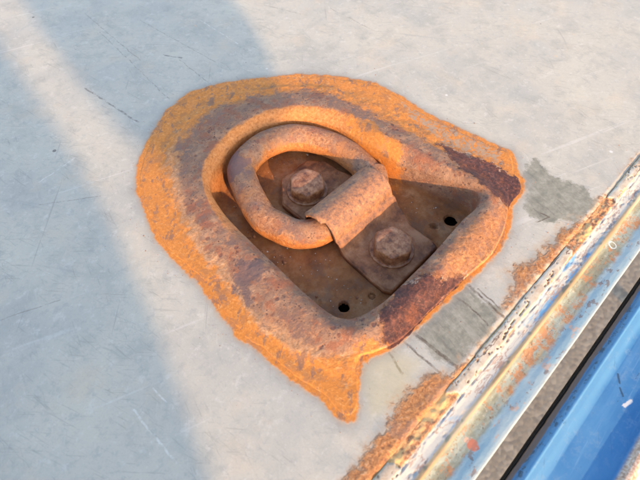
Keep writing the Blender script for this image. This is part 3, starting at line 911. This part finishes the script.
# ------------------------------------------------------------------ the deck
def axis(fine0, fine1, step, lo, hi, cstep):
    a = np.arange(fine0, fine1, step)
    l = np.arange(lo, fine0, cstep); r = np.arange(fine1, hi + 1, cstep)
    return np.unique(np.concatenate([l, a, r]))

EDGE = -86.2
xs = axis(-200, 330, 2.2, -700, 1000, 25)
ys = axis(EDGE, 345, 2.2, EDGE, 900, 25)
Xg, Yg = np.meshgrid(xs, ys, indexing='ij')
x, y = Xg.ravel(), Yg.ravel()
th = np.arctan2(y - CY, x - CX) % (2 * np.pi)
rr = np.hypot(x - CX, y - CY)
rc1 = np.interp(th, C1[0], C1[1], period=2 * np.pi)
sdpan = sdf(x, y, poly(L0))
sdgrey = np.minimum(sdf(x, y, poly([(520, 176), (537, 158), (552, 176), (590, 188), (598, 204), (578, 220), (548, 226), (524, 208)])),
                    sdf(x, y, poly([(410, 335), (462, 284), (500, 313), (488, 335), (455, 366), (425, 350)])))
sdrust = np.minimum(sdf(x, y, poly([(330, 500), (362, 452), (392, 408), (425, 372), (446, 372), (470, 352), (480, 345), (470, 372), (390, 480), (380, 500)])),
         np.minimum(sdf(x, y, poly([(507, 272), (530, 258), (560, 232), (590, 212), (602, 198), (612, 196), (566, 250), (512, 312), (500, 318), (506, 296)])),
                    sdf(x, y, np.array([(-260, EDGE), (600, EDGE), (600, EDGE + 2.0), (-260, EDGE + 2.0)])) + 1.6))
sdyel = sdf(x, y, poly([(362, 350), (395, 350), (420, 360), (405, 400), (372, 420), (360, 390)]))
z = vn(x, y, 0 * x, 60, 1.2, 3) * .25
rustup = smooth01(-sdrust / 2.0) * (y < EDGE + 25)
z += rustup * (.25 + .5 * vn(x, y, 0 * x, 5, 2.6, 3))
z = np.minimum(z, .6)
F = grid_faces(len(xs), len(ys))
hole = rr < rc1 - 5
keep = ~(hole[F].any(axis=1))
F = F[keep]
V = np.stack([x, y, z], 1)
# skirt and underside so that the deck is a slab
ny = len(ys); nx_ = len(xs)
x0, x1, y0, y1 = xs[0], xs[-1], ys[0], ys[-1]
TH = -62.0
border = [i * ny for i in range(nx_)] + [(nx_ - 1) * ny + j for j in range(1, ny)] + [i * ny + ny - 1 for i in range(nx_ - 2, -1, -1)] + [j for j in range(ny - 2, 0, -1)]
o = len(V)
low = V[border].copy(); low[:, 2] = TH
V = np.concatenate([V, low, [[(x0 + x1) / 2, (y0 + y1) / 2, TH]]])
nb = len(border)
sk = [(border[(i + 1) % nb], border[i], o + i, o + (i + 1) % nb) for i in range(nb)]
mid = o + nb                    # underside: a fan of quads round the middle
sk += [(o + (i + 2) % nb, o + i + 1, o + i, mid) for i in range(0, nb - 1, 2)]
Fall = np.concatenate([F, np.array(sk)])
pad = lambda a: np.concatenate([a, np.full(nb + 1, 99.0)])
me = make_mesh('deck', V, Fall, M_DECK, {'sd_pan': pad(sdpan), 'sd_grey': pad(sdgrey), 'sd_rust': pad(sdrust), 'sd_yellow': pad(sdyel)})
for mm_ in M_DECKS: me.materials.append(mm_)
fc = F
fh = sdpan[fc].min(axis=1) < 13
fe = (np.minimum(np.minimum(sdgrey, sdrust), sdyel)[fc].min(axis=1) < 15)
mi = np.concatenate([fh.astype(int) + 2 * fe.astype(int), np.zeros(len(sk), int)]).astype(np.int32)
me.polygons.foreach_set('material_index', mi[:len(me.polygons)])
deck = link('deck', me)
tag(deck, kind='structure')

# ------------------------------------------------------------------ edge rail with layers of peeling paint
prof = [(-80.5, -4.0), (-85.7, -3.5), (-85.9, -.6), (-86.4, -.1), (-88.5, .15), (-91, .1), (-92.2, -.35), (-94, -1.0), (-96.2, -1.3), (-97.3, -1.1), (-98.2, -.9), (-99.0, -1.1),
        (-99.8, -1.6), (-101.0, -2.3), (-103, -2.8), (-105.5, -2.9), (-107.5, -2.7), (-109.5, -2.3), (-111.4, -2.15), (-112.6, -2.3), (-113.0, -2.8), (-113.15, -4.2), (-113.2, -8), (-113.2, -30), (-113.2, -64)]
pa = np.array(prof)
ln = np.concatenate([[0], np.cumsum(np.hypot(np.diff(pa[:, 0]), np.diff(pa[:, 1])))])
top_end = ln[22]
ss = np.unique(np.concatenate([np.arange(0, top_end, .42), ln[-3:]]))
py_ = np.interp(ss, ln, pa[:, 0]); pz_ = np.interp(ss, ln, pa[:, 1])
xs = axis(-190, 260, .6, -700, 1000, 20)
Xg, S = np.meshgrid(xs, np.arange(len(ss)), indexing='ij')
x = Xg.ravel(); y = py_[S.ravel()].copy(); z = pz_[S.ravel()].copy()
nA = vn(x * .6, y, 0 * x, 7, 4.1, 4); nB = vn(x, y, 0 * x, 2.2, 9.1, 3); nC = vn(x * .35, y, 0 * x, 14, 6.6, 3)
topm = (z > -7) & (y < -85.9)
xe = x + nA * 5
def seg_in(a, b): return np.minimum(xe - a, b - xe)
along = np.maximum(np.maximum(seg_in(99, 2000), seg_in(-36, 57)), seg_in(-2000, -74))
across = np.minimum((-86.5 + nA * .35) - y, y - (-91.6 + nA * 1.2))
inl = np.minimum(along, across)
nD = vn(x * .22, y, 0 * x, 5, 13.1, 4)
holes = ((nB + .4 * nA) > .80) | (np.abs(nD) < .018)
cream = smooth01((inl + .15) / .5) * np.where(holes, .0, 1.0)
z = z + np.where(topm, cream * .55, 0)
# rough rust where the filler has come away, chips in the paint of the flank
rough_zone = (1 - cream) * (y > -92.5) * (y < -86.3)
z = z + np.where(topm, rough_zone * (nB * .55 + nA * .5 - .25), 0)
flank = (y < -91.5) & (y > -97.5)
z = z + np.where(topm & flank, -.35 * smooth01((nA + nB * .6 - .45) / .12), 0)
z = z + np.where(topm & (y < -99), nC * .25 + nA * .10, 0)
y = y + np.where(topm, nC * .22, 0)
V = np.stack([x, y, z], 1)
me = make_mesh('edge_rail', V, grid_faces(len(xs), len(ss))[:, ::-1], M_RAIL, {'cream': cream})
rail = link('edge_rail', me)
tag(rail, 'steel edge rail along the deck with peeling cream and pale blue paint', 'rail')

# ------------------------------------------------------------------ lowered side board beyond the gap
prof = [(-121.9, -16.5), (-121.9, -9.6), (-122.1, -9.0), (-123.2, -8.7), (-124.0, -8.2), (-124.8, -7.0), (-125.7, -6.3), (-126.4, -6.15), (-127.1, -6.5), (-129.0, -6.9), (-131.0, -7.5), (-132.6, -8.0),
        (-138, -8.1), (-144, -8.0), (-149.6, -7.4), (-150.8, -5.8), (-152.0, -4.7), (-153.6, -4.6), (-155.0, -5.4), (-156.2, -7.0), (-158, -7.8), (-170, -8), (-228, -8), (-231, -9), (-232, -12), (-232, -16.5), (-121.9, -16.5)]
pa = np.array(prof)
ln = np.concatenate([[0], np.cumsum(np.hypot(np.diff(pa[:, 0]), np.diff(pa[:, 1])))])
ss = np.unique(np.concatenate([ln, np.arange(ln[1], ln[20], .7)]))
py_ = np.interp(ss, ln, pa[:, 0]); pz_ = np.interp(ss, ln, pa[:, 1])
xs = axis(-120, 150, 1.2, -700, 1000, 30)
Xg, S = np.meshgrid(xs, np.arange(len(ss)), indexing='ij')
x = Xg.ravel(); y = py_[S.ravel()].copy(); z = pz_[S.ravel()].copy()
nA = vn(x * .5, y, z, 30, 2.1, 3); nB = vn(x, y, z, 6, 7.7, 3)
tm = z > -12
z = z + np.where(tm, nA * .3 + nB * .05, 0); y = y + np.where(tm & (y > -124), nB * .2, 0)
board = bpy.data.objects.new('side_board', None); COL.objects.link(board); board.empty_display_size = .02
tag(board, 'glossy blue painted side board beyond the gap in the lower right corner', 'side board')
link('panel', make_mesh('panel', np.stack([x, y, z], 1), grid_faces(len(xs), len(ss))[:, ::-1], M_BOARD), board)
bm = bmesh.new()
for (a, b, c, d) in ((-121.75, -9.8, -121.1, -16.3),):
    r = bmesh.ops.create_cube(bm, size=1.0)
    bmesh.ops.scale(bm, verts=r['verts'], vec=(1696, abs(c - a), abs(d - b)))
    bmesh.ops.translate(bm, verts=r['verts'], vec=(150, (a + c) / 2, (b + d) / 2))
bmesh.ops.bevel(bm, geom=[e for e in bm.edges if abs(e.verts[0].co.x - e.verts[1].co.x) > 100], offset=.5, segments=2, affect='EDGES')
strip_o = bm_link('shade_strip', bm, M_SHADE_STRIP, board)  # black strip paints the shade on the board's inner face

# ------------------------------------------------------------------ loose grit and flakes (nobody could count them)
def grit(name, spots, mat, smin, smax):
    bm = bmesh.new()
    for (x, y, z) in spots:
        s = random.uniform(smin, smax) * (1.8 if random.random() < .08 else 1)
        r = bmesh.ops.create_icosphere(bm, subdivisions=1, radius=s)
        for v in r['verts']:
            v.co = Vector((v.co.x * random.uniform(.7, 1.5), v.co.y * random.uniform(.7, 1.3), v.co.z * random.uniform(.4, .8)))
        a = random.uniform(0, 6.28)
        bmesh.ops.rotate(bm, verts=r['verts'], matrix=Matrix.Rotation(a, 3, 'Z'))
        bmesh.ops.translate(bm, verts=r['verts'], vec=(x, y, z + s * .2))
    o = bm_link(name, bm, mat)
    return o
sp = []
while len(sp) < 90:
    a = random.uniform(0, 6.28); r = random.uniform(0, 60)
    x = CX + r * math.cos(a); y = CY + r * math.sin(a)
    if r > np.interp(a, C3[0], C3[1]) - 8: continue
    if -17 < x < 33 and -41 < y < 54: continue
    if min(math.hypot(x - U(*q, ZF)[0], y - U(*q, ZF)[1]) for q in ((451, 220), (344, 307), (434, 226), (372, 296))) < 5: continue
    sp.append((x, y, ZF + .05))
g1 = grit('grit', sp, M_GRIT, .12, .32)
ch = []
while len(ch) < 46:
    a = random.uniform(0, 6.28); k = np.interp(a, C3[0], C3[1]) - random.uniform(4.5, 12)
    x = CX + k * math.cos(a); y = CY + k * math.sin(a)
    if -17 < x < 33 and -41 < y < 54: continue
    if min(math.hypot(x - U(*q, ZF)[0], y - U(*q, ZF)[1]) for q in ((451, 220), (344, 307), (434, 226), (372, 296))) < 5: continue
    ch.append((x, y, ZF + .1))
for a, b in ((312, 262), (318, 268), (357, 298), (352, 290), (300, 270), (372, 279), (410, 205)):
    x, y = U(a, b, ZF); ch.append((x, y, ZF + .1))
tag(grit('rust_flakes', ch, M_FLAKE, .25, .75), 'flakes of rust lying along the foot of the recess wall', 'rust flakes', kind='stuff')
tag(g1, 'pale grains of grit scattered on the floor of the recess', 'grit', kind='stuff')
sp = []
while len(sp) < 170:
    a = random.uniform(0, 6.28)
    r = np.interp(a, C0[0], C0[1]) + random.expovariate(1 / 5.0) + 1.5
    x = CX + r * math.cos(a); y = CY + r * math.sin(a)
    if y < EDGE + 3: continue
    sp.append((x, y, .15))
for _ in range(150):
    x = random.uniform(-150, 240); y = EDGE + random.expovariate(1 / 9.0) + 1
    sp.append((x, y, .2))
g2 = grit('rust_crumbs', sp, M_FLAKE, .07, .18)
tag(g2, 'fine rust crumbs strewn on the deck around the pan and along the rail', 'rust crumbs', kind='stuff')

# ------------------------------------------------------------------ outside the frame: sheets on posts, added and shaped to cast the deck's shadows
YC = -1000.0
def back(sx, sy):
    k = (sy - YC) / AZ[1]
    return sx - AZ[0] * k, k * math.tan(math.radians(EL))
def sheet(name, rows, label):
    """rows: (z, x left, x right) from the bottom up"""
    rows = sorted(rows)
    zz = np.linspace(rows[0][0], rows[-1][0], 60)
    zl = [r[0] for r in rows]
    L = np.interp(zz, zl, [r[1] for r in rows]); Rr = np.interp(zz, zl, [r[2] for r in rows])
    nx = 40; V = []
    for z, l, r in zip(zz, L, Rr):
        for s in np.linspace(0, 1, nx):
            x = l + (r - l) * s
            V.append((x, YC + 7 * math.sin(x / 38.0) + 3 * math.sin(x / 17.0 + z / 200), z))
    V = np.array(V); n = len(V)
    B = V.copy(); B[:, 1] -= 2.0
    F = grid_faces(60, nx); side = []
    for i in range(59):
        side.append((i * nx, (i + 1) * nx, (i + 1) * nx + n, i * nx + n)); a = i * nx + nx - 1
        side.append((a + nx, a, a + n, a + nx + n))
    for j in range(nx - 1):
        side.append((j + 1, j, j + n, j + 1 + n)); a = 59 * nx + j
        side.append((a, a + 1, a + 1 + n, a + n))
    me = make_mesh(name, np.concatenate([V, B]), np.concatenate([F, F[:, ::-1] + n, np.array(side)]), M_SHADE_SHEET)
    o = link(name, me)
    return tag(o, label, 'canvas sheet')
ZT = 1020.0
A = [back(*p) for p in ((-123.6, -44.9), (-116, -22.9), (-106, 7.4), (-95, 51), (-82, 99), (-71, 161), (-62, 246), (-40, 380))]
rowsA = [(-850, -900, A[0][0])] + [(z, -900, x) for x, z in A] + [(ZT, -900, A[-1][0])]
sheet('shade_sheet', rowsA, 'wide grey sheet hanging to the ground, added out of view to shade the left of the deck')
Bl = [(-30, 38), (-40, 62), (-46, 95), (-47, 142), (-34, 243), (-22, 312), (0, 450)]
Br = [(-14, 38), (12, 62), (38, 92), (60, 128), (88, 190), (92, 240), (104, 312), (125, 450)]
bl = [back(*p) for p in Bl]; br = [back(*p) for p in Br]
zs = np.linspace(bl[0][1], bl[-1][1], 24)
rowsB = [(z, np.interp(z, [p[1] for p in bl], [p[0] for p in bl]), np.interp(z, [p[1] for p in br], [p[0] for p in br])) for z in zs]
rowsB.append((ZT, rowsB[-1][1], rowsB[-1][2]))
sheet('shade_sheet', rowsB, 'narrow grey sheet with a pointed lower end, added out of view to cast a wedge of shade')
shade_rack = bpy.data.objects.new('shade_rack', None); COL.objects.link(shade_rack); shade_rack.location = (-.2, YC * MM, -.9)  # added only to hold up the sheets that shade the deck
tag(shade_rack, 'two galvanised posts and a crossbar, added out of view to carry the shade sheets', 'shade_rack')
def tube(name, a, b, r):
    bm = bmesh.new()
    a = Vector(a); b = Vector(b)
    res = bmesh.ops.create_cone(bm, cap_ends=True, segments=24, radius1=r, radius2=r, depth=(b - a).length)
    q = (b - a).to_track_quat('Z', 'Y').to_matrix().to_4x4()
    bmesh.ops.transform(bm, matrix=Matrix.Translation((a + b) / 2) @ q, verts=bm.verts)
    bmesh.ops.translate(bm, verts=bm.verts, vec=(200, -YC, 900))
    return bm_link(name, bm, M_SHADE_RACK, shade_rack)
tube('post', (-960, YC, -900), (-960, YC, 1040), 18)
tube('post', (560, YC, -900), (560, YC, 1040), 18)
tube('crossbar', (-990, YC, 1030), (590, YC, 1030), 14)
print('built')
